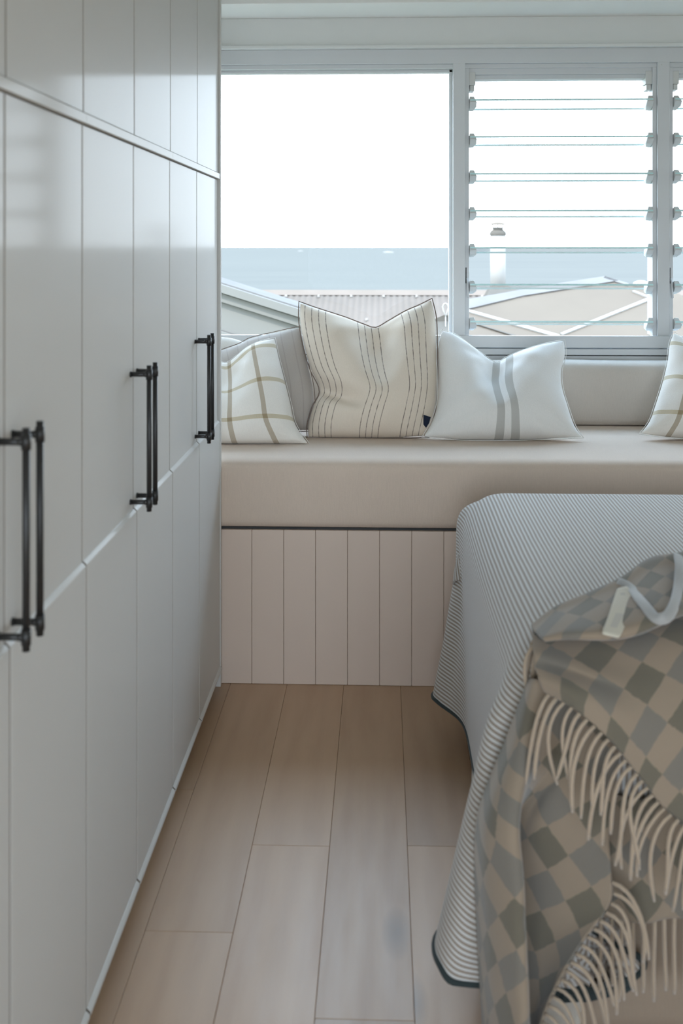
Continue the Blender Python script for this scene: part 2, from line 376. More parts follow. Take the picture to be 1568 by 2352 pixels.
# windows
w1 = boxes('window_1', [(XL, x_p1a, 4.56, 4.60, z_sill - 0.045, z_sill - 0.025), (XL, x_p1a, 4.56, 4.60, z_head - 0.012, z_head), (x_p1a - 0.014, x_p1a, 4.56, 4.60, z_sill - 0.03, z_head)], FRAME, bevel=0.002)
tag(w1, 'fixed picture window facing the sea', kind='structure')
boxes('pane', [(XL, x_p1a - 0.01, 4.578, 4.584, z_sill - 0.02, z_head - 0.005)], GLASS, w1)
PITCH = 83.7 * 4.55 / F_PX
blade_me = None
def louvre(idx, xa, xb):
    fw = 0.017
    fr = boxes('window_%d' % idx, [(xa, xa + fw, 4.53, 4.62, z_sill, z_head), (xb - fw, xb, 4.53, 4.62, z_sill, z_head),
                                   (xa + fw, xb - fw, 4.54, 4.60, zwin(174), z_head + 0.005), (xa + fw, xb - fw, 4.55, 4.61, zwin(184), zwin(174)),
                                   (xa + fw, xb - fw, 4.535, 4.61, z_sill - 0.04, z_sill - 0.02)], FRAME, bevel=0.0015)
    tag(fr, 'louvre window with seven open glass blades beside the picture window' if idx == 2 else 'second louvre window, cut by the right edge of the photo', kind='structure')
    L = (xb - xa) - 2 * fw - 0.006; xm = (xa + xb) / 2
    for s in (-1, 1):     # white end blocks under the head
        bx = xa + fw if s < 0 else xb - fw
        x0, x1 = (bx, bx + 0.026) if s < 0 else (bx - 0.026, bx)
        boxes('end_block', [(x0, x1, 4.535, 4.60, zwin(198), zwin(168)), (x0 + 0.004, x1 - 0.004, 4.54, 4.60, zwin(211), zwin(198))], CLIP, fr, bevel=0.002)
    # lever slot on the left frame
    boxes('lever_slot', [(xa + 0.002, xa + 0.006, 4.528, 4.535, zwin(650), zwin(614))], DARK, fr)
    bm = bmesh.new(); pz = zwin(655)
    tube(bm, [(xa + 0.008, 4.527, pz + 0.03), (xa + 0.010, 4.518, pz - 0.01), (xa + 0.013, 4.520, pz - 0.05)], 0.004, 8); bm_obj('lever', bm, FRAME, fr, True)
    th = math.radians(8.0); cs, sn = math.cos(th), math.sin(th)
    for i in range(7):
        zf = zwin(236.0) - PITCH * i
        bm = bmesh.new(); D, T = 0.150, 0.007
        ring = [(4.505, zf), (4.505 + D * cs, zf - D * sn), (4.505 + D * cs + T * sn, zf - D * sn + T * cs), (4.505 + T * sn, zf + T * cs)]
        A = [bm.verts.new((xm - L / 2, y, z)) for y, z in ring]; B = [bm.verts.new((xm + L / 2, y, z)) for y, z in ring]
        for k in range(4): bm.faces.new((A[k], A[(k + 1) % 4], B[(k + 1) % 4], B[k]))
        bm.faces.new(A[::-1]); bm.faces.new(B)
        bl = bm_obj('louvre_blade', bm, BLADE, fr)
        bl.data.materials.append(EDGE)
        for f in bl.data.polygons:
            if abs(f.normal.y) > 0.8: f.material_index = 1
        for s in (-1, 1):
            bm = bmesh.new(); bx = xm + s * (L / 2 - 0.004)
            # folded metal channel that grips the blade end, with a pivot disc against the frame
            prof = [(4.500, zf - 0.006), (4.520, zf + 0.020), (4.545, zf + 0.012), (4.600, zf - 0.006), (4.600, zf - 0.030), (4.560, zf - 0.036), (4.520, zf - 0.024)]
            xi, xo = bx - s * 0.022, bx + s * 0.006
            A = [bm.verts.new((xi if k in (0, 6) else xi + s * 0.010, y, z)) for k, (y, z) in enumerate(prof)]
            B = [bm.verts.new((xo, y, z)) for y, z in prof]
            n = len(prof)
            for k in range(n): bm.faces.new((A[k], A[(k + 1) % n], B[(k + 1) % n], B[k]))
            bm.faces.new(A[::-1]); bm.faces.new(B)
            bm_obj('blade_clip', bm, CLIP, bl, bevel=0.0015)
    return fr
louvre(2, x_p1b, x_p2a); louvre(3, x_p2b, x_p3a)

# ------------------------------------------------------------------ outside
def tex_sheet(name, a, b, sc):
    m, p, t = mat(name, a, 0.8, 0.0)
    n = t.noise(t.coord(), sc, 4); t.l.new(t.mix(t.maprange(n, 0.35, 0.65, 0, 1), rgb(a), rgb(b)), p.inputs['Base Color']); return m
def sea_mat():
    m, p, t = mat('sea_water', (0.06, 0.08, 0.09), 0.9, 0.0)
    v = t.coord()
    n = t.noise(t.mapping(v, (0.004, 0.02, 1)), 1.0, 5, 0.7); n2 = t.noise(t.mapping(v, (0.03, 0.12, 1)), 1.0, 3)
    f = t.m('ADD', t.m('MULTIPLY', n, 0.6), t.m('MULTIPLY', n2, 0.4))
    t.l.new(t.mix(t.maprange(f, 0.35, 0.65, 0, 1), (0.098, 0.097, 0.089, 1), (0.112, 0.110, 0.099, 1)), p.inputs['Base Color'])
    return m
bm = bmesh.new(); vv = [bm.verts.new(p) for p in ((-45000, 60, -12), (45000, 60, -12), (45000, 60000, -12), (-45000, 60000, -12))]; bm.faces.new(vv)
sea = bm_obj('sea', bm, sea_mat()); tag(sea, 'pale blue sea reaching to the horizon', kind='structure')
LAND = tex_sheet('grass_land', (0.10, 0.13, 0.07), (0.16, 0.17, 0.10), 0.6)
bm = bmesh.new(); box(bm, -120, 120, -40, 70, -14, -6); gl_ = bm_obj('ground', bm, LAND); tag(gl_, 'sloping land below the roofs', kind='structure')
ROOF = tex_sheet('pale_roof_sheet', (0.141, 0.115, 0.095), (0.155, 0.126, 0.105), 3.0)
ROOF2 = tex_sheet('cream_roof_sheet', (0.119, 0.099, 0.080), (0.126, 0.105, 0.084), 2.0)
CAPM = tex_sheet('white_capping', (0.135, 0.128, 0.122), (0.15, 0.142, 0.134), 4.0)
GABLE = tex_sheet('grey_green_board', (0.162, 0.155, 0.143), (0.172, 0.164, 0.151), 1.0)
BEIGE = tex_sheet('beige_flashing', (0.095, 0.086, 0.074), (0.108, 0.098, 0.085), 4.0)
FLUE = tex_sheet('white_flue_metal', (0.30, 0.29, 0.27), (0.33, 0.32, 0.30), 5.0)
def poly_prism(bm, pts, off):
    A = [bm.verts.new(p) for p in pts]; B = [bm.verts.new(Vector(p) + off) for p in pts]; n = len(pts)
    bm.faces.new(A); bm.faces.new(B[::-1])
    for k in range(n): bm.faces.new((A[k], B[k], B[(k + 1) % n], A[(k + 1) % n]))
# long corrugated roof
rA = empty('corrugated_roof', (3, 13, -6)); tag(rA, 'long pale corrugated roof below the sea horizon', 'roof')
yr, pit = 13.0, math.tan(math.radians(17)); zr = at(900, 669, yr).z; xa, xb = -1.65, 9.0
nC = 150; P = np.zeros((nC * 4 + 1, 2, 3))
for i in range(nC * 4 + 1):
    x = xa + (xb - xa) * i / (nC * 4); dz = 0.005 * math.sin(i * math.pi / 2)
    P[i, 0] = (x, yr - 5.5, zr - 5.5 * pit + dz); P[i, 1] = (x, yr, zr + dz)
grid_mesh('roof_sheet', P, None, ROOF, rA, solid=0.01)
Pb = P.copy(); Pb[:, 0, 1] = yr + 5.5; grid_mesh('roof_sheet', Pb, None, ROOF, rA, solid=0.01)
bm = bmesh.new(); poly_prism(bm, [Vector((xa, yr - 0.17, zr - 0.17 * pit + 0.012)), Vector((xa, yr, zr + 0.016)), Vector((xa, yr + 0.17, zr - 0.17 * pit + 0.012)), Vector((xa, yr, zr - 0.02))], Vector((xb - xa, 0, 0))); bm_obj('ridge_cap', bm, ROOF, rA)
boxes('house_wall', [(xa + 0.3, xb - 0.3, yr - 5.2, yr + 5.2, -6.0, zr - 5.2 * pit - 0.05)], GABLE, rA)
bm = bmesh.new()
for k, dy in enumerate((0.22, 0.95, 1.7, 2.45)):
    for i in range(int(26)):
        x = -1.5 + i * 0.38 + (0.19 if k % 2 else 0); y = yr - dy; z = zr - dy * pit + 0.02
        box(bm, x - 0.012, x + 0.012, y - 0.012, y + 0.012, z - 0.01, z + 0.012)
sc_ = bm_obj('roof_screws', bm, FLUE, rA); sc_['kind'] = 'stuff'
# hip roof, nearer, right
rB = empty('hip_roof', (2.0, 9, -6)); tag(rB, 'cream hipped roof with white capping seen through the louvres', 'roof')
pB = math.tan(math.radians(20)); y0B = 9.6; z0B = at(1388, 640, y0B).z
def onplane(u, v):
    lo, hi = 2.0, 30.0
    for _ in range(60):
        md = (lo + hi) / 2; p = at(u, v, md)
        if p.z > z0B + pB * (md - y0B): lo = md
        else: hi = md
    return at(u, v, (lo + hi) / 2)
front = [onplane(*q) for q in ((1388, 641), (1050, 716), (1000, 930), (1900, 930), (1560, 675))]
bm = bmesh.new(); poly_prism(bm, front, Vector((0, 0.02, -0.04))); bm_obj('roof_sheet', bm, ROOF2, rB)
ap = front[0]
back = [ap, onplane(1560, 675), Vector((ap.x + 3.5, ap.y + 5, ap.z - 2.2)), Vector((ap.x - 5.0, ap.y + 5, ap.z - 2.2)), onplane(1050, 716)]
bm = bmesh.new(); poly_prism(bm, [ap, back[1], back[2], back[3], back[4]], Vector((0, 0, -0.04))); bm_obj('roof_sheet', bm, ROOF2, rB)
def strip(name, uv, m, lift=0.012, par=rB):
    bm = bmesh.new(); pts = [onplane(*q) + Vector((0, -0.01, lift)) for q in uv]; poly_prism(bm, pts, Vector((0, 0.01, -0.012))); return bm_obj(name, bm, m, par)
strip('ridge_flashing', ((1388, 637), (1420, 647), (1200, 682), (1075, 712), (1050, 718), (1050, 694), (1290, 652)), CAPM)
strip('hip_cap', ((1388, 637), (1445, 654), (1440, 658), (1385, 641)), CAPM)
strip('valley_cap', ((1493, 684), (1496, 689), (1292, 771), (1286, 768)), FLUE)
strip('gutter_strip', ((1060, 709), (1060, 714), (1275, 776), (1285, 772)), FLUE)
strip('gutter_strip', ((1080, 741), (1080, 743), (1190, 778), (1194, 776)), BEIGE)
strip('vent_flashing', ((1451, 671), (1456, 670), (1492, 684), (1488, 686)), FLUE)
boxes('house_wall', [(front[1].x - 0.5, front[3].x, front[2].y + 0.6, ap.y + 4, -6.0, front[2].z)], GABLE, rB)
bm = bmesh.new(); p = onplane(1478, 668)
cyl(bm, p + Vector((0, 0.1, -0.15)), p + Vector((0, 0.1, 0.04)), 0.075, 16, 0.055); bm_obj('vent_base', bm, BEIGE, rB, True)
bm = bmesh.new(); bmesh.ops.create_uvsphere(bm, u_segments=16, v_segments=8, radius=0.068, matrix=Matrix.Translation(p + Vector((0, 0.1, 0.055))) @ Matrix.Diagonal((1, 1, 0.45, 1))); bm_obj('vent_dome', bm, FLUE, rB, True)
# small pale roof with a looped finial between the pillow and the post
rD = empty('small_gable_roof', at(1023, 740, 8.0)); tag(rD, 'small cream roof end with white teardrop loop beside the window post', 'roof')
bm = bmesh.new(); poly_prism(bm, [at(1023, 722, 8.0), at(985, 738, 8.0), at(960, 800, 7.6), at(1085, 800, 7.6), at(1060, 738, 8.0)], Vector((0, 0.5, -0.2))); bm_obj('roof_end', bm, BEIGE, rD)
bm = bmesh.new(); lp = [at(u, v, 7.98) for u, v in ((1023, 727), (1018, 713), (1016, 705), (1019, 699), (1023, 697), (1027, 699), (1030, 705), (1028, 713))]
tube(bm, lp, 0.006, 6, closed=True); cyl(bm, at(1023, 727, 7.98), at(1023, 760, 7.9), 0.004, 6); bm_obj('finial_loop', bm, FLUE, rD, True)
# flue
yf = 11.0; fl_ = empty('roof_flue', at(1143, 690, yf)); tag(fl_, 'white metal chimney flue with conical cap against the sea', 'chimney flue')
def ctr(v): return at(1143, v, yf)
pxm = yf / F_PX
bm = bmesh.new(); cyl(bm, ctr(672), ctr(540), 17.5 * pxm, 24); bm_obj('pipe', bm, FLUE, fl_, True)
bm = bmesh.new(); cyl(bm, ctr(541), ctr(533), 19 * pxm, 24); cyl(bm, ctr(534), ctr(528), 19 * pxm, 24, 13 * pxm); cyl(bm, ctr(529), ctr(522), 12 * pxm, 20); bm_obj('collar', bm, BEIGE, fl_, True, bevel=0.003)
bm = bmesh.new(); cyl(bm, ctr(515), ctr(510), 24 * pxm, 24, 3 * pxm); cyl(bm, ctr(516), ctr(515), 24 * pxm, 24); bm_obj('rain_cap', bm, ROOF2, fl_)
for k in range(3):
    a = 2 * math.pi * k / 3 + 0.4; d = Vector((math.cos(a), math.sin(a), 0))
    bm = bmesh.new(); cyl(bm, ctr(524) + d * 11 * pxm, ctr(515) + d * 14 * pxm, 0.006, 6); bm_obj('cap_strut', bm, ROOF2, fl_)
bm = bmesh.new(); poly_prism(bm, [at(1128, 657, yf - .05), at(1165, 655, yf - .05), at(1192, 668, yf - .3), at(1180, 690, yf - .4), at(1112, 690, yf - .4)], Vector((0, 0.45, -0.05))); bm_obj('base_flashing', bm, BEIGE, fl_)
# grey gable of the house on the left
gb = empty('neighbour_gable', (-2.5, 8, -6)); tag(gb, 'grey-green gable with sloping barge boards at the left of the picture window', 'house gable')
def gline(u0, v0, dy, y=8.0): return [at(u0 + k, v0 + dy + k * 0.315, y) for k in (-330, 260)]
def gband(name, d0, d1, y0, thick, m, bevel=0.004):
    a = gline(511, 654, d0, y0); b = gline(511, 654, d1, y0)
    bm = bmesh.new(); poly_prism(bm, [a[0], a[1], b[1], b[0]], Vector((0, thick, 0))); return bm_obj(name, bm, m, gb, bevel=bevel)
gband('barge_board', 0, 20, 7.95, 0.35, GABLE); gband('barge_board', 20.5, 41, 7.99, 0.3, GABLE)
gband('gable_panel', 41, 106, 8.03, 0.2, GABLE); gband('gable_panel', 107, 200, 8.0, 0.2, GABLE); gband('gable_panel', 200, 520, 8.03, 0.2, GABLE)
bm = bmesh.new(); a = gline(511, 654, -1, 8.0); b = gline(511, 654, -1, 8.0)
poly_prism(bm, [a[0], a[1], a[1] + Vector((0, 0.5, 0)), a[0] + Vector((0, 0.5, 0))], Vector((0, 0, 0.012))); bm_obj('roof_sheet', bm, CAPM, gb)
# boats
for (u, v, L, lab) in ((892, 580, 24, 'white boat far out on the sea, right of centre in the picture window'), (690, 577, 12, 'tiny white boat near the horizon at the left')):
    d = 13.444 * F_PX / (v - V_HOR); p = at(u, v, d); w = L * d / F_PX / 2
    bt = empty('boat', (p.x, p.y, -12)); tag(bt, lab, 'boat', 'boats on the sea')
    bm = bmesh.new(); poly_prism(bm, [Vector((p.x - w, p.y, -12)), Vector((p.x + w * 0.8, p.y, -12)), Vector((p.x + w, p.y, -12 + w * 0.16)), Vector((p.x - w, p.y, -12 + w * 0.13))], Vector((0, w * 0.5, 0))); bm_obj('hull', bm, FLUE, bt)
    boxes('cabin', [(p.x - w * 0.5, p.x + w * 0.3, p.y + w * 0.1, p.y + w * 0.4, -12 + w * 0.12, -12 + w * 0.24)], FLUE, bt)

# ------------------------------------------------------------------ wardrobes
X_D, DW, Y_END = -0.531, 0.4065, 3.583
GAPSHADE = painted('taupe_gap_shade', (0.27, 0.235, 0.20), 0.6, 0.1)  # darker side-edge colour, paints in the shade of the gaps between doors
def slab(name, z0, z1, x0, x1, g, ch=0.0):
    """door slab, front at x1, with an optional splayed top edge; its side edges are painted taupe as shade in the door gaps"""
    bm = bmesh.new(); prof = [(x0, z0), (x1, z0), (x1, z1 - ch), (x1 - ch, z1), (x0, z1)] if ch else [(x0, z0), (x1, z0), (x1, z1), (x0, z1)]
    A = [bm.verts.new((x, g, z)) for x, z in prof]; B = [bm.verts.new((x, DW - g, z)) for x, z in prof]; n = len(prof)
    for k in range(n): bm.faces.new((A[k], A[(k + 1) % n], B[(k + 1) % n], B[k]))
    bm.faces.new(A[::-1]); bm.faces.new(B)
    me = bpy.data.meshes.new(name); bmesh.ops.recalc_face_normals(bm, faces=bm.faces); bm.to_mesh(me); bm.free(); me.materials.append(DOORM); me.materials.append(GAPSHADE)
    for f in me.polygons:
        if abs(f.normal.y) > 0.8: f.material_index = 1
    return me
ZB, ZM, ZT, ZTOP = 0.058, 0.877, 1.684, 2.60
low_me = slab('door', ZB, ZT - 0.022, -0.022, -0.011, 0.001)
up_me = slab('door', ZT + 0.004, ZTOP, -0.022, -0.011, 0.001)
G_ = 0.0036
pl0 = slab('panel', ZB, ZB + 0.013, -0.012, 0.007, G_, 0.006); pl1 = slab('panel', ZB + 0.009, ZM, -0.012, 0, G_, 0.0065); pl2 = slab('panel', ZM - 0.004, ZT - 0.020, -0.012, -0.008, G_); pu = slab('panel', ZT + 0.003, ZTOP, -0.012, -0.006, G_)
bm = bmesh.new(); hl = 0.3125; off = 0.033
cyl(bm, (off, 0, -hl / 2), (off, 0, hl / 2), 0.0054, 14)
for z in (-hl / 2 + 0.0195, hl / 2 - 0.0195):
    cyl(bm, (-0.009, 0, z), (off, 0, z), 0.0052, 12); cyl(bm, (off, 0, z - 0.011), (off, 0, z + 0.011), 0.0069, 14); cyl(bm, (off - 0.012, 0, z), (off - 0.004, 0, z), 0.005, 12, 0.0068); cyl(bm, (-0.009, 0, z), (-0.005, 0, z), 0.0062, 12)
h_me = bpy.data.meshes.new('handle'); bm.to_mesh(h_me); bm.free(); h_me.materials.append(BLACK)
for p in h_me.polygons: p.use_smooth = len(p.vertices) == 4
labs = ['greige wardrobe at the window seat end with black bar handles', 'middle greige wardrobe with black bar handles', 'nearest greige wardrobe, cut by the left edge of the picture']
for k in range(3):
    yA = Y_END - 2 * DW * (k + 1)
    un = empty('wardrobe', (X_D - 0.3, yA + DW, 0)); tag(un, labs[k], 'wardrobe', 'row of fitted wardrobes')
    cb = [(XL + 0.025, X_D - 0.022, yA + 0.001, yA + 0.018, ZB, ZTOP), (XL + 0.025, X_D - 0.022, yA + 2 * DW - 0.018, yA + 2 * DW - 0.001, ZB, ZTOP), (XL + 0.025, XL + 0.035, yA, yA + 2 * DW, ZB, ZTOP),
          (XL + 0.025, X_D - 0.022, yA + 0.018, yA + 2 * DW - 0.018, ZB, ZB + 0.018), (XL + 0.025, X_D - 0.022, yA + 0.018, yA + 2 * DW - 0.018, ZTOP - 0.018, ZTOP), (XL + 0.025, X_D - 0.022, yA + 0.018, yA + 2 * DW - 0.018, ZT - 0.008, ZT + 0.010)]
    boxes('carcass', cb, DOORM, un)
    boxes('rail', [(X_D - 0.022, X_D, yA, yA + 2 * DW, ZT - 0.018, ZT)], DOORM, un, bevel=0.001)
    boxes('plinth', [(X_D - 0.065, X_D - 0.05, yA, yA + 2 * DW, 0.0, ZB)], DOORM, un)
    for j in range(2):
        yd = yA + DW * j
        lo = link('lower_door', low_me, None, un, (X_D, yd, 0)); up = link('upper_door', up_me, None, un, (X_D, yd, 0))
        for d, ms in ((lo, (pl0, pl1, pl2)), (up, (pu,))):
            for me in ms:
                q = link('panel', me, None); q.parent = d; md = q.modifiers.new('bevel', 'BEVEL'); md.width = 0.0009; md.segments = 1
        h = link('handle', h_me, None); h.parent = lo; h.location = (0, DW - 0.031 if j == 0 else 0.031, 1.034); h['label'] = 'black metal bar handle'
ep = boxes('wardrobe_end_panel', [(XL, X_D + 0.002, Y_END + 0.001, Y_END + 0.019, 0.0, ZTOP)], DOORM, bevel=0.001); tag(ep, 'thin painted end panel closing the wardrobe row at the window seat', 'panel')

# ------------------------------------------------------------------ window seat
Y_S, Z_S, Z_M0 = 3.612, 0.737, 0.521
sb = empty('window_seat_base', (0.6, 4.05, 0)); tag(sb, 'built-in window seat base of painted vertical boards', 'bench')
boxes('carcass', [(XL, XR, Y_S + 0.016, 4.54, 0.0, Z_M0 - 0.012)], VJ, sb)
xs0 = at(578, 1500, Y_S).x; bp = 73.4 / F_PX * 3.62
k = -2
while xs0 + bp * k < XR - 0.01:
    a = max(xs0 + bp * k, -0.545 if k < 0 else -9); b = min(xs0 + bp * (k + 1), XR)
    if b > -0.54 and b - a > 0.01:
        boxes('board', [(a + 0.0004, b - 0.0004, Y_S, Y_S + 0.018, 0.0005, Z_M0 - 0.012)], VJ, sb, bevel=0.0018)
    k += 1
def rbox(name, x0, x1, y0, y1, z0, z1, r, m, parent=None, n=(60, 10, 6), puff=0.0, seed=1, sag=0.0):
    """cushion block: rounded box with slight crown and irregularity"""
    bm = bmesh.new(); res = bmesh.ops.create_cube(bm, size=1.0)
    bmesh.ops.subdivide_edges(bm, edges=[e for e in bm.edges if abs((e.verts[0].co - e.verts[1].co).x) > .5], cuts=n[0], use_grid_fill=True)
    bmesh.ops.subdivide_edges(bm, edges=[e for e in bm.edges if abs((e.verts[0].co - e.verts[1].co).y) > .5], cuts=n[1], use_grid_fill=True)
    bmesh.ops.subdivide_edges(bm, edges=[e for e in bm.edges if abs((e.verts[0].co - e.verts[1].co).z) > .5], cuts=n[2], use_grid_fill=True)
    rnd = random.Random(seed); ph = [rnd.uniform(0, 6) for _ in range(8)]
    hx, hy, hz = (x1 - x0) / 2, (y1 - y0) / 2, (z1 - z0) / 2
    for v in bm.verts:
        p = Vector((v.co.x * 2, v.co.y * 2, v.co.z * 2)); w = Vector((p.x * hx, p.y * hy, p.z * hz))
        inner = Vector((max(-hx + r, min(hx - r, w.x)), max(-hy + r, min(hy - r, w.y)), max(-hz + r, min(hz - r, w.z))))
        d = w - inner
        if d.length > r: w = inner + d.normalized() * r
        crown = puff * (1 - (w.y / hy) ** 2) * (1 - (w.z / hz) ** 2 * 0.0)
        if p.z > 0.6: w.z += crown
        if p.y < -0.6: w.y -= puff * 0.6 * (1 - (w.z / hz) ** 2)
        wob = math.sin(w.x * 5.1 + ph[0]) * 0.5 + math.sin(w.x * 11.3 + ph[1] + w.z * 9) * 0.3 + math.sin(w.x * 2.3 + ph[2]) * 0.6
        w += Vector((0, wob * sag * 0.6 * (1 if p.y < 0 else 0), wob * sag * (1 if p.z > 0 else 0)))
        v.co = w + Vector(((x0 + x1) / 2, (y0 + y1) / 2, (z0 + z1) / 2))
    return bm_obj(name, bm, m, parent, True)
mt = empty('seat_mattress', (0.6, 4.05, Z_M0)); tag(mt, 'long taupe linen mattress on the window seat base', 'mattress')
rbox('cushion', XL + 0.01, XR - 0.01, Y_S - 0.006, 4.50, Z_M0 - 0.006, Z_S, 0.02, SEATM, mt, (80, 12, 8), 0.004, 3, 0.0008)
boxes('base_shadow_strip', [(XL + 0.02, XR - 0.02, Y_S + 0.012, 4.48, Z_M0 - 0.0125, Z_M0 - 0.005)], DARK, mt)  # dark strip painted in as the shadow gap below the cushion
bl = empty('bolster', (0.6, 4.42, Z_S)); tag(bl, 'long grey-beige back bolster against the window sill', 'bolster')
rbox('cushion', -0.75, 2.40, 4.335, 4.492, Z_S + 0.004, 0.978, 0.022, BOLM, bl, (90, 6, 8), 0.012, 9, 0.0035)
bm = bmesh.new(); tube(bm, [(-0.74 + i * 0.0314, 4.345 + 0.002 * math.sin(i * .3), 0.970 + 0.0035 * math.sin(i * 0.165 + 1)) for i in range(100)], 0.004, 6); bm_obj('piping', bm, BOLM, bl, True)

# ------------------------------------------------------------------ pillows
def coons(top, right, bottom, left, n):
    T = catmull(top, n); B = catmull(bottom, n); L = catmull(left, n); R = catmull(right, n)   # T,B left->right ; L,R top->bottom
    g = np.zeros((n, n, 2))
    for i in range(n):
        a = i / (n - 1)
        for j in range(n):
            b = j / (n - 1)
            g[i, j] = (1 - b) * T[i] + b * B[i] + (1 - a) * L[j] + a * R[j] - ((1 - a) * (1 - b) * T[0] + a * (1 - b) * T[-1] + (1 - a) * b * B[0] + a * b * B[-1])
    return g
def pillow(name, label, m, top, right, bottom, left, yb, yt, thick, chop=None, crease=None, seam=None, seam_r=0.0022, seed=0, group='pillows on the window seat', n=33, skew=0.0):
    rnd = random.Random(seed); ph = [rnd.uniform(0, 6.28) for _ in range(10)]
    g = coons(top, right, bottom, left, n)
    F = np.zeros((n, n, 3)); Bk = np.zeros((n, n, 3)); UV = np.zeros((n, n, 2))
    lean = math.atan2(yt - yb, 0.42)
    nrm = np.array([0, -math.cos(lean), math.sin(lean)])
    for i in range(n):
        for j in range(n):
            a, b = i / (n - 1) * 2 - 1, j / (n - 1) * 2 - 1      # b: -1 top, 1 bottom
            f = b / 2 + 0.5
            Y = yt + (yb - yt) * f
            p = np.array(tuple(at(g[i, j, 0], g[i, j, 1], Y)))
            h = max(0, (1 - abs(a) ** 2.3)) ** 0.6 * max(0, (1 - abs(b) ** 2.3)) ** 0.6
            if chop:
                a0, dep, wd = chop; up = max(0.0, min(1.0, (0.35 - b) / 1.1)); up = up * up * (3 - 2 * up)
                h *= 1 - dep * math.exp(-((a - a0 - skew * (b + 1)) / wd) ** 2) * up
            if crease:
                a1, b1, a2, b2, dep, wd = crease
                s = max(0, min(1, ((a - a1) * (a2 - a1) + (b - b1) * (b2 - b1)) / ((a2 - a1) ** 2 + (b2 - b1) ** 2)))
                dd = math.hypot(a - a1 - s * (a2 - a1), b - b1 - s * (b2 - b1))
                h *= 1 - dep * (1 - s) ** 0.8 * math.exp(-(dd / wd) ** 2)
            edge = (1 - h)
            wr = (math.sin(a * 9 + ph[0] + b * 3) * math.sin(b * 7 + ph[1]) * 0.5 + math.sin(a * 17 + ph[2]) * math.sin(b * 15 + ph[3]) * 0.35 * edge + math.sin((a + b) * 12 + ph[4]) * 0.25) * 0.0055 * min(1, h * 3)
            if chop:
                an = math.atan2(b + 0.95, a - chop[0]); rr = math.hypot(a - chop[0], b + 0.95)
                wr += 0.007 * math.sin(an * 9 + ph[5]) * math.exp(-(rr / 0.75) ** 2) * min(1, rr * 3) * min(1, h * 2)
            for ca, cb in ((-1, 1), (1, 1)):
                an = math.atan2(b - cb, a - ca); rr = math.hypot(a - ca, b - cb)
                wr += 0.0045 * math.sin(an * 14 + ph[6]) * math.exp(-(rr / 0.6) ** 2) * min(1, h * 3)
            F[i, j] = p + nrm * (h * thick * 0.62 + wr); Bk[i, j] = p - nrm * (h * thick * 0.38)
            # cloth only meets the mattress, it does not sink in
            F[i, j, 2] = max(F[i, j, 2], Z_S + 0.003); Bk[i, j, 2] = max(Bk[i, j, 2], Z_S + 0.003)
            UV[i, j] = (i / (n - 1), 1 - j / (n - 1))
    idx = lambda i, j: i * n + j
    verts = [tuple(p) for p in F.reshape(-1, 3)]; bid = {}
    for i in range(n):
        for j in range(n):
            if i in (0, n - 1) or j in (0, n - 1): bid[i, j] = idx(i, j)
            else: bid[i, j] = len(verts); verts.append(tuple(Bk[i, j]))
    faces = []; uvs = []
    for i in range(n - 1):
        for j in range(n - 1):
            q = ((i, j), (i, j + 1), (i + 1, j + 1), (i + 1, j))
            faces.append([idx(*k) for k in q]); uvs.append([UV[k] for k in q])
            r = q[::-1]; faces.append([bid[k] for k in r]); uvs.append([UV[k] for k in r])
    me = bpy.data.meshes.new('cover'); me.from_pydata(verts, [], faces)
    uvl = me.uv_layers.new(name='UVMap')
    for p, uu in zip(me.polygons, uvs):
        p.use_smooth = True
        for l, q in zip(p.loop_indices, uu): uvl.data[l].uv = q
    base = F.reshape(-1, 3).mean(0)
    root = empty(name, (base[0], base[1], Z_S)); tag(root, label, 'pillow', group)
    o = link('cover', me, m, root); md = o.modifiers.new('subsurf', 'SUBSURF'); md.levels = 1; md.render_levels = 1
    if seam is not None:
        path = [F[i, 0] for i in range(n)] + [F[n - 1, j] for j in range(1, n)] + [F[i, n - 1] for i in range(n - 2, -1, -1)] + [F[0, j] for j in range(n - 2, 0, -1)]
        bm = bmesh.new(); tube(bm, path, seam_r, 6, closed=True); bm_obj('edge_seam', bm, seam, root, True)
    return root, F
M_THIN = pillow_mat('cream_linen_thin_stripes', (0.71, 0.62, 0.515), b_thin)
M_TWO = pillow_mat('white_cotton_two_stripes', (0.78, 0.765, 0.735), b_two)
M_PL1 = pillow_mat('windowpane_check', (0.77, 0.73, 0.67), plaid(3.57, 0.286, 3.0, 0.31, 0.133))
M_PL2 = pillow_mat('windowpane_check_right', (0.77, 0.73, 0.67), plaid(3.57, 0.357, 3.0, 0.40, 0.133))
M_LIN = pillow_mat('taupe_linen_faint_stripes', (0.44, 0.40, 0.365), b_faint)
M_CRM = pillow_mat('plain_cream_linen', (0.58, 0.54, 0.48), b_none)
SEAMW = fabric('white_seam', (0.78, 0.77, 0.74), 0.03)
pillow('cushion_pillow', 'plain cream linen pillow at the far left, mostly hidden behind the check pillow', M_CRM,
       [(300, 765), (380, 780), (450, 775), (508, 771), (545, 777), (585, 795)], [(585, 795), (590, 880), (600, 975)], [(290, 978), (450, 980), (600, 975)], [(300, 765), (310, 870), (290, 978)], 4.16, 4.30, 0.12, seed=4, n=21)
pillow('cushion_pillow', 'taupe linen pillow with faint stripes between check and striped pillows', M_LIN,
       [(470, 815), (545, 790), (575, 775), (630, 762), (692, 748)], [(692, 748), (708, 830), (722, 900), (724, 990)], [(480, 990), (600, 993), (724, 990)], [(470, 815), (490, 900), (480, 990)], 4.07, 4.22, 0.14, seam=STITCH, seam_r=0.0015, seed=5, n=25)
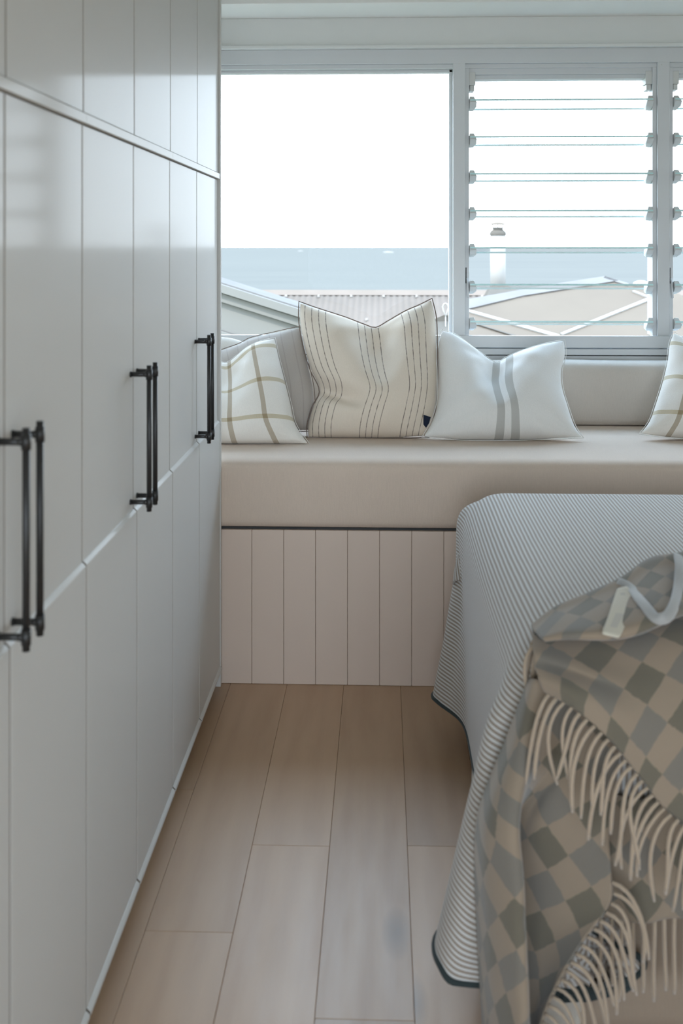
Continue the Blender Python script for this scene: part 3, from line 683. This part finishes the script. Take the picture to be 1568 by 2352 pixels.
rt, FB = pillow('cushion_pillow', 'large cream pillow with thin dark vertical stripe groups and navy tag', M_THIN,
       [(686, 692), (725, 706), (790, 727), (835, 744), (862, 752), (890, 737), (930, 714), (962, 700), (992, 685)],
       [(992, 685), (1002, 730), (1004, 790), (1005, 870), (1000, 940), (985, 1004)],
       [(705, 1008), (790, 1011), (900, 1008), (985, 1004)],
       [(686, 692), (686, 740), (697, 800), (712, 850), (733, 897), (716, 935), (705, 975), (705, 1008)],
       4.03, 4.24, 0.20, chop=(0.12, 0.85, 0.30), crease=(-1.0, 0.28, -0.05, 0.55, 0.92, 0.10), seam=STITCH, seam_r=0.0022, seed=1, skew=0.0)
bm = bmesh.new(); pA = at(972, 953, 3.955); poly_prism(bm, [pA, at(989, 958, 3.955), at(985, 972, 3.952), at(978, 983, 3.95), at(972, 975, 3.95)], Vector((0, 0.004, 0)))
NAVY = fabric('navy_tag', (0.012, 0.018, 0.035), 0.1); tg = bm_obj('fabric_tag', bm, NAVY, rt); tg['label'] = 'small navy tag'
pillow('cushion_pillow', 'white rectangular pillow with two grey vertical stripes', M_TWO,
       [(1014, 757), (1045, 766), (1085, 795), (1115, 817), (1140, 832), (1165, 818), (1210, 800), (1260, 786), (1297, 780)],
       [(1297, 780), (1300, 815), (1291, 850), (1293, 890), (1308, 940), (1322, 978), (1340, 1006)],
       [(968, 1005), (1060, 1011), (1200, 1011), (1340, 1006)],
       [(1014, 757), (1003, 790), (1004, 860), (1003, 920), (990, 965), (968, 1005)],
       3.99, 4.20, 0.18, chop=(-0.08, 0.85, 0.28), seam=SEAMW, seam_r=0.0012, seed=2)
pillow('cushion_pillow', 'white windowpane check pillow beside the wardrobe', M_PL1,
       [(420, 782), (455, 800), (490, 822), (518, 832), (540, 818), (570, 795), (600, 782), (632, 775)],
       [(632, 775), (642, 820), (655, 870), (670, 930), (681, 975), (712, 1021)],
       [(372, 1026), (480, 1030), (600, 1027), (712, 1021)],
       [(420, 782), (414, 860), (402, 940), (372, 1026)],
       3.90, 4.10, 0.20, chop=(-0.02, 0.75, 0.38), seam=SEAMW, seam_r=0.0009, seed=3)
pillow('cushion_pillow', 'white windowpane check pillow cut by the right edge of the photo', M_PL2,
       [(1546, 762), (1575, 778), (1615, 812), (1650, 832), (1690, 808), (1750, 780)],
       [(1750, 780), (1755, 860), (1768, 930), (1798, 1006)],
       [(1466, 997), (1540, 1006), (1680, 1012), (1798, 1006)],
       [(1546, 762), (1535, 790), (1530, 830), (1518, 880), (1502, 930), (1488, 968), (1466, 997)],
       4.02, 4.24, 0.18, chop=(0.05, 0.8, 0.28), seam=SEAMW, seam_r=0.0009, seed=6)

# ------------------------------------------------------------------ bed
BX0, BX1, BY0, BY1, BZ, BR = 0.245, 2.35, 1.985, 3.27, 0.722, 0.10
bed = empty('bed', (1.3, 2.6, 0)); tag(bed, 'low upholstered bed under the striped bedspread', 'bed')
rbox('mattress', BX0 + 0.015, BX1, BY0 + 0.015, BY1 - 0.015, 0.36, BZ - 0.006, 0.095, SHEET, bed, (30, 24, 8))
rbox('bed_base', BX0 + 0.03, BX1, BY0 + 0.02, BY1 - 0.03, 0.0, 0.365, 0.03, UPH, bed, (20, 20, 6))
# loose cream sheet edge hanging at the near foot corner
ns = 40; P = np.zeros((ns, 8, 3))
path = catmull([(0.235, 2.9, 0), (0.23, 2.5, 0), (0.215, 2.2, 0), (0.185, 2.06, 0), (0.20, 1.975, 0), (0.26, 1.985, 0), (0.36, 1.992, 0)], ns)
for i in range(ns):
    for j in range(8):
        t = j / 7; w = 0.012 * math.sin(i * 0.9) * t
        P[i, j] = (path[i, 0] + w + 0.02 * (1 - t), path[i, 1] + 0.01 * math.cos(i * 0.7) * t + 0.01 * (1 - t), 0.40 * (1 - t) + 0.012)
grid_mesh('sheet_edge', P, None, SHEET, bed, solid=0.002, sub=1)

# bedspread: draped sheet relaxed over the mattress block
def drape():
    h = 0.028
    ps = np.arange(-0.555, 0.95 + 1e-6, h); LQ0, LQ1 = 0.56, 0.20; W = BY1 - BY0
    qs = np.arange(-LQ0, W + LQ1 + 1e-6, h)
    Pg, Qg = np.meshgrid(ps, qs, indexing='ij')
    Qg = np.where(Qg < 0, Qg * (1 - 0.42 * np.clip((Pg - 0.0) / 0.15, 0, 1)), Qg)   # the near overhang is shorter away from the corner
    # soften the two free corners of the cloth
    for side in (0, 1):
        L2 = LQ0 if side == 0 else LQ1
        a = np.clip(-Pg / 0.555, 0, 1); b = np.clip(-Qg / LQ0, 0, 1) if side == 0 else np.clip((Qg - W) / LQ1, 0, 1)
        mx = np.maximum(a, b); ln = np.sqrt(a * a + b * b); k = np.where(ln > 1e-6, mx / np.maximum(ln, 1e-6), 1.0)
        k = 1 - (1 - k) * (1.0 if side == 0 else 0.0); msk = (a > 0) & (b > 0)
        Pn = np.where(msk, Pg * k, Pg); Qn = np.where(msk, Qg * k if side == 0 else W + (Qg - W) * k, Qg); Pg, Qg = Pn, Qn
    X = np.stack([BX0 + Pg, BY0 + Qg, np.full_like(Pg, BZ + 0.012)], -1)
    X[..., 2] += np.random.normal(0, 0.0006, Pg.shape)
    rest = np.stack([Pg, Qg], -1); V = np.zeros_like(X)
    c = np.array([(BX0 + BX1 + 1) / 2, (BY0 + BY1) / 2, BZ / 2]); hf = np.array([(BX1 + 1 - BX0) / 2, W / 2, BZ / 2]) - BR
    sets = []
    def add(di, dj, st):
        nu, nv = Pg.shape
        i0 = max(0, -di); j0 = max(0, -dj)
        ii, jj = np.meshgrid(np.arange(i0, nu - max(0, di)), np.arange(j0, nv - max(0, dj)), indexing='ij')
        key = (ii // max(1, abs(di)) if abs(di) else jj // max(1, abs(dj))) % 2
        for kk in (0, 1):
            m_ = key == kk; a = (ii[m_], jj[m_]); b = (ii[m_] + di, jj[m_] + dj)
            L = np.linalg.norm(rest[a] - rest[b], axis=-1); sets.append((a, b, L, st))
    add(1, 0, 1.0); add(0, 1, 1.0); add(1, 1, 0.55); add(1, -1, 0.55); add(2, 0, 0.12); add(0, 2, 0.12)
    dt = 1 / 60
    ie = int(np.argmin(np.abs(ps - 0.0))); j0 = int(np.argmin(np.abs(qs))); j1 = int(np.argmin(np.abs(qs - W)))
    I, J = np.meshgrid(np.arange(len(ps)), np.arange(len(qs)), indexing='ij')
    AI, AJ = np.maximum(I, ie), np.clip(J, j0, j1); AR = np.linalg.norm(rest - rest[AI, AJ], axis=-1)
    hang = AR > 1e-6
    for step in range(230):
        V[..., 2] -= 9.8 * dt; V *= 0.95
        Xp = X.copy(); X = X + V * dt
        for it in range(9):
            for a, b, L, st in sets:
                d = X[b] - X[a]; ln = np.linalg.norm(d, axis=-1) + 1e-9
                s = (0.5 * st * (ln - L) / ln)[:, None] * d
                X[a] += s; X[b] -= s
            dA = X - X[AI, AJ]; lA = np.linalg.norm(dA, axis=-1) + 1e-9
            k_ = np.where(hang & (lA > AR), AR / lA, 1.0)[..., None]; X = X[AI, AJ] + dA * k_
            # collide with the rounded block
            q = np.abs(X - c) - hf; sg = np.sign(X - c); o = np.maximum(q, 0); lo_ = np.linalg.norm(o, axis=-1)
            dist = lo_ + np.minimum(q.max(-1), 0) - BR
            pen = 0.010 - dist; hit = pen > 0
            g = np.where((lo_ > 1e-6)[..., None], o / np.maximum(lo_, 1e-6)[..., None], (q == q.max(-1, keepdims=True)).astype(float)) * sg
            X = np.where(hit[..., None], X + g * pen[..., None], X)
            dx_, dy_ = X[..., 0] - 0.212, X[..., 1] - 2.04; rr_ = np.hypot(dx_, dy_) + 1e-9; rc_ = np.clip(0.12 * (0.66 - X[..., 2]) / 0.54, 0, 0.125) * min(1.0, step / 60.0)
            ku_ = np.where(rr_ < rc_, rc_ / rr_, 1.0); X[..., 0] = 0.212 + dx_ * ku_; X[..., 1] = 2.04 + dy_ * ku_
            dx_, dy_ = X[..., 0] - 0.25, X[..., 1] - 3.25; rr_ = np.hypot(dx_, dy_) + 1e-9; rc_ = np.clip(0.10 * (0.62 - X[..., 2]) / 0.5, 0, 0.10) * min(1.0, step / 60.0)
            ku_ = np.where(rr_ < rc_, rc_ / rr_, 1.0); X[..., 0] = 0.25 + dx_ * ku_; X[..., 1] = 3.25 + dy_ * ku_
            X[..., 2] = np.maximum(X[..., 2], 0.02); k2 = min(1.0, max(0.0, (step - 50) / 70.0)); X[..., 1] = np.clip(X[..., 1], BY0 - 0.010 - 0.6 * (1 - k2), BY1 + 0.06 + 0.6 * (1 - k2))
            X[-1, :, 0] = BX0 + ps[-1]
        V = (X - Xp) / dt
        V[hit] *= 0.55
        V *= (1.0 if step < 120 else 0.9)
    return X, np.stack([Pg, Qg], -1)
SPX, SPUV = drape()
bsp = empty('bedspread', (1.0, 2.6, BZ)); tag(bsp, 'white and taupe fine striped bedspread draped over the bed foot', 'bedspread')
grid_mesh('cloth', SPX, SPUV, SPREAD, bsp, solid=0.004, sub=2)
hem = [SPX[i, 0] for i in range(SPX.shape[0] - 1, 0, -1)] + [SPX[0, j] for j in range(SPX.shape[1])] + [SPX[i, -1] for i in range(1, 4)]
hem = catmull(hem, 420); bm = bmesh.new(); tube(bm, hem, 0.006, 8); bm_obj('hem_piping', bm, PIPING, bsp, True)

# ------------------------------------------------------------------ throw blanket
thr = empty('throw_blanket', at(1330, 1480, 2.0)); tag(thr, 'fringed wool throw with beige and olive diamonds over the bed side', 'throw blanket')
def patch(name, rows, nr, nc, pull=None, uvo=(0, 0), mtl=None, solid=0.006, anchor=0.5, rot=0.0, sub=1):
    """rows: list of control rows, each a list of (u, v, depth)"""
    R = [catmull([at(*q) for q in r], nc) for r in rows]; R = np.array(R)
    P = np.zeros((nr, nc, 3))
    for j in range(nc): P[:, j] = catmull(R[:, j], nr)
    if pull is not None:
        for i in range(nr):
            for j in range(nc): P[i, j] += pull(i / (nr - 1), j / (nc - 1))
    UV = np.zeros((nr, nc, 2))
    for i in range(nr):
        s = np.concatenate([[0], np.cumsum(np.linalg.norm(np.diff(P[i], axis=0), axis=1))])
        UV[i, :, 0] = s - s[int(anchor * (nc - 1))]
    ja = int(anchor * (nc - 1))
    UV[:, :, 0] += P[:, ja, 0][:, None]
    for j in range(nc):
        s = np.concatenate([[0], np.cumsum(np.linalg.norm(np.diff(P[:, j], axis=0), axis=1))]); UV[:, j, 1] = -s
    UV[:, :, 1] += (P[0, :, 2] - P[0, ja, 2])[None, :]
    cr, sr = math.cos(rot), math.sin(rot)
    U2 = UV.copy(); U2[..., 0] = UV[..., 0] * cr - UV[..., 1] * sr + uvo[0] + 2; U2[..., 1] = UV[..., 0] * sr + UV[..., 1] * cr + uvo[1] + 2
    o = grid_mesh(name, P, U2, mtl or THROW, thr, solid=solid, sub=sub)
    return P
# lower hanging layer with the deep vertical fold
rowsL = [
    [(1216, 1560, 1.965), (1232, 1562, 1.93), (1260, 1566, 1.925), (1280, 1568, 1.925), (1300, 1570, 1.93), (1350, 1574, 1.935), (1420, 1580, 1.94)],
    [(1165, 1700, 1.965), (1190, 1702, 1.915), (1216, 1706, 1.905), (1236, 1707, 1.918), (1262, 1708, 1.93), (1330, 1710, 1.928), (1425, 1712, 1.925)],
    [(1100, 1870, 1.965), (1128, 1870, 1.885), (1188, 1870, 1.860), (1180, 1872, 1.962), (1212, 1872, 1.952), (1260, 1873, 1.92), (1400, 1875, 1.905)],
    [(1092, 2000, 1.965), (1122, 2000, 1.875), (1196, 2000, 1.835), (1176, 2001, 1.960), (1214, 2002, 1.948), (1262, 2004, 1.922), (1404, 2010, 1.885)],
    [(1095, 2090, 1.965), (1126, 2090, 1.868), (1201, 2091, 1.822), (1176, 2092, 1.961), (1218, 2094, 1.948), (1266, 2090, 1.922), (1402, 2078, 1.880)],
    [(1100, 2200, 1.965), (1132, 2200, 1.860), (1207, 2200, 1.806), (1180, 2201, 1.962), (1224, 2200, 1.948), (1262, 2196, 1.925), (1322, 2185, 1.882)],
    [(1108, 2320, 1.965), (1138, 2320, 1.853), (1212, 2320, 1.792), (1184, 2320, 1.962), (1222, 2319, 1.948), (1238, 2316, 1.93), (1254, 2310, 1.892)],
    [(1112, 2440, 1.965), (1142, 2440, 1.848), (1215, 2440, 1.786), (1192, 2440, 1.960), (1206, 2440, 1.95), (1214, 2440, 1.93), (1222, 2438, 1.91)],
]
PL = patch('blanket_layer', rowsL, 46, 72, lambda a, b: np.array([0, 0.006 * math.sin(a * 7 + b * 5), 0]), anchor=0.62, uvo=(0.01, 0.02))
# back layer with the level hem at the right
rowsB = [
    [(1360, 1820, 1.955), (1460, 1830, 1.95), (1560, 1840, 1.945), (1720, 1850, 1.95)],
    [(1370, 1960, 1.95), (1460, 1970, 1.94), (1560, 1980, 1.935), (1720, 1980, 1.94)],
    [(1380, 2112, 1.945), (1460, 2113, 1.935), (1560, 2113, 1.93), (1720, 2112, 1.935)],
]
PB = patch('blanket_layer', rowsB, 18, 24, lambda a, b: np.array([0, 0.008 * math.sin(b * 14 + 1), 0]), uvo=(0.03, 0.05))
# upper flap ending in the diagonal fringe
rowsU = [
    [(1222, 1462, 1.99), (1300, 1442, 2.015), (1400, 1430, 2.035), (1500, 1400, 2.075), (1600, 1372, 2.12), (1720, 1356, 2.15)],
    [(1224, 1496, 1.95), (1300, 1490, 1.957), (1400, 1482, 1.962), (1500, 1462, 1.975), (1600, 1436, 2.00), (1720, 1416, 2.02)],
    [(1226, 1525, 1.93), (1300, 1535, 1.925), (1400, 1550, 1.92), (1500, 1560, 1.915), (1600, 1560, 1.92), (1720, 1560, 1.92)],
    [(1238, 1560, 1.905), (1305, 1580, 1.875), (1400, 1620, 1.865), (1500, 1670, 1.87), (1600, 1700, 1.875), (1720, 1720, 1.88)],
    [(1250, 1588, 1.90), (1320, 1628, 1.865), (1400, 1700, 1.85), (1470, 1785, 1.855), (1545, 1872, 1.86), (1720, 1960, 1.87)],
]
PU = patch('blanket_layer', rowsU, 34, 52, lambda a, b: np.array([0, -0.016 * math.exp(-((a - 0.42 - 0.25 * b) / 0.07) ** 2) * max(0, 1 - abs(b - 0.28) / 0.32), 0]), uvo=(0.02, 0.045), rot=0.05)
# top fold lying along the bed edge, its lip standing off the flap below
rowsT = [
    [(1228, 1462, 2.08), (1300, 1410, 2.16), (1400, 1395, 2.20), (1480, 1370, 2.27), (1568, 1350, 2.33), (1680, 1340, 2.36)],
    [(1221, 1438, 2.03), (1300, 1382, 2.06), (1400, 1344, 2.10), (1480, 1292, 2.17), (1568, 1268, 2.22), (1680, 1262, 2.25)],
    [(1224, 1446, 2.00), (1302, 1398, 2.02), (1402, 1364, 2.05), (1482, 1320, 2.10), (1568, 1300, 2.14), (1680, 1290, 2.18)],
    [(1236, 1458, 1.95), (1310, 1430, 1.94), (1410, 1412, 1.945), (1490, 1380, 1.975), (1570, 1355, 2.03), (1680, 1340, 2.06)],
    [(1250, 1470, 1.91), (1320, 1464, 1.885), (1420, 1464, 1.88), (1500, 1438, 1.90), (1575, 1406, 1.935), (1680, 1392, 1.97)],
    [(1256, 1466, 1.975), (1322, 1458, 1.985), (1422, 1456, 1.99), (1502, 1430, 2.04), (1575, 1398, 2.07), (1680, 1385, 2.10)],
]
PT = patch('blanket_fold', rowsT, 30, 52, lambda a, b: np.array([0, 0, 0.003 * math.sin(b * 23) * (1 - a)]), uvo=(0.0, 0.015), rot=0.35)
# pale bound edge folded back at the right
bm = bmesh.new()
def ribbon(name, pts, w, m, thick=0.006):
    C = catmull([at(*p) for p in pts], 40); P = np.zeros((40, 5, 3))
    for i in range(40):
        t_ = C[min(i + 1, 39)] - C[max(i - 1, 0)]; t_ /= np.linalg.norm(t_); nn = np.cross(t_, (0.0, -1.0, 0.35)); nn /= np.linalg.norm(nn)
        for j in range(5):
            s = (j - 2) / 2; P[i, j] = C[i] + nn * s * w + np.array([0, -1, 0.3]) * 0.005 * (1 - s * s)
    return grid_mesh(name, P, None, m, thr, solid=thick, sub=1)
bm.free()
ribbon('bound_edge', [(1418, 1338, 2.085), (1446, 1352, 2.05), (1472, 1382, 1.965), (1496, 1412, 1.915), (1516, 1424, 1.895), (1534, 1412, 1.91), (1548, 1384, 1.955), (1556, 1346, 2.03), (1560, 1306, 2.08), (1556, 1276, 2.14)], 0.0085, BINDING)
# care tag
TAGM = pillow_mat('cream_care_tag', (0.58, 0.54, 0.45), lambda t, u, v, c, w: t.mix(t.m('MULTIPLY', t.m('MULTIPLY', band(t, u, 0.28, 0.66), band(t, v, 0.14, 0.40)), 0.55), t.mix(t.m('MULTIPLY', t.m('MULTIPLY', band(t, u, 0.3, 0.6), band(t, v, 0.80, 0.86)), 0.5), c, (0.35, 0.33, 0.30, 1)), (0.42, 0.40, 0.38, 1)), 0.02)
PTg = np.zeros((10, 6, 3)); UVt = np.zeros((10, 6, 2))
lf = catmull([at(1417, 1352, 2.05), at(1405, 1388, 1.97), at(1394, 1422, 1.915), at(1380, 1455, 1.865)], 10); rg = catmull([at(1440, 1346, 2.05), at(1464, 1392, 1.965), at(1440, 1428, 1.91), at(1422, 1466, 1.86)], 10)
for i in range(10):
    for j in range(6): PTg[i, j] = lf[i] + (rg[i] - lf[i]) * j / 5; UVt[i, j] = (j / 5, 1 - i / 9)
ct = grid_mesh('care_tag', PTg, UVt, TAGM, thr, solid=0.0015, sub=1); ct['label'] = 'cream fabric care tag'
# fringe
def strand(p0, d0, length, r=0.0042, curl=0.0, swing=0.0, fwd=0.0):
    p = Vector(tuple(p0)); d = Vector(tuple(d0)).normalized(); n = 11; pts = [p.copy()]; st = length / (n - 1)
    for i in range(n - 1):
        k = i / (n - 1)
        g = Vector((swing * math.sin(k * 3.0 + curl) * 0.5, 0, -1))
        d = (d * (1 - 0.30) + g * 0.30 + Vector((0, fwd * (0.5 - k), 0))).normalized()
        p = p + d * st; p.z = max(p.z, 0.008); pts.append(p.copy())
    bm = bmesh.new(); tube(bm, pts, r, 7, taper=[1.0] * (n - 2) + [0.95, 0.55]); bm_obj('fringe_strand', bm, STRAND, thr, True)
rnd = random.Random(11)
E = catmull(PU[-1], 60)
for i in range(1, 52, 2):
    e = E[i]; t_ = E[min(i + 1, 59)] - E[i - 1]; t_ = Vector(tuple(t_)).normalized(); out = Vector((t_.z, 0, -t_.x)); out = out if out.z < 0 else -out
    strand(e + np.array([0, -0.004, 0]), out + Vector((rnd.uniform(-0.8, -0.3), -0.25, rnd.uniform(0.0, 0.3))), rnd.uniform(0.115, 0.16), rnd.uniform(0.0030, 0.0037), rnd.uniform(0, 6), rnd.uniform(-0.7, 0.9))
hemL = []
for i in range(46):
    if PL[i, -1, 2] < at(1404, 2020, 1.885).z: hemL.append(PL[i, -1])
hemL = catmull(hemL, 22)
for i in range(0, 21):
    e = hemL[i]
    strand(e + np.array([0, -0.003, 0]), Vector((0.75, -0.2, 0.1)), rnd.uniform(0.11, 0.16), rnd.uniform(0.0030, 0.0037), rnd.uniform(0, 6), rnd.uniform(-0.7, 0.7))
for i in range(15):
    e = catmull(PB[-1], 15)[i]
    strand(e, Vector((rnd.uniform(-0.1, 0.1), 0, -1)), rnd.uniform(0.12, 0.15), 0.0038, rnd.uniform(0, 6), rnd.uniform(-0.15, 0.15))
# loose bundle at the left end of the fold
for i in range(12):
    k = i / 11; p = at(1235 + 60 * k, 1462 - 62 * k, 2.0 + 0.10 * k) if i % 2 else at(1238 + 40 * k, 1478 + 20 * k, 1.985)
    d = Vector((-1.0, -0.35, 0.15 - 0.4 * rnd.random()))
    strand(p, d, rnd.uniform(0.06, 0.10), 0.0040, rnd.uniform(0, 6), rnd.uniform(-0.2, 0.6))
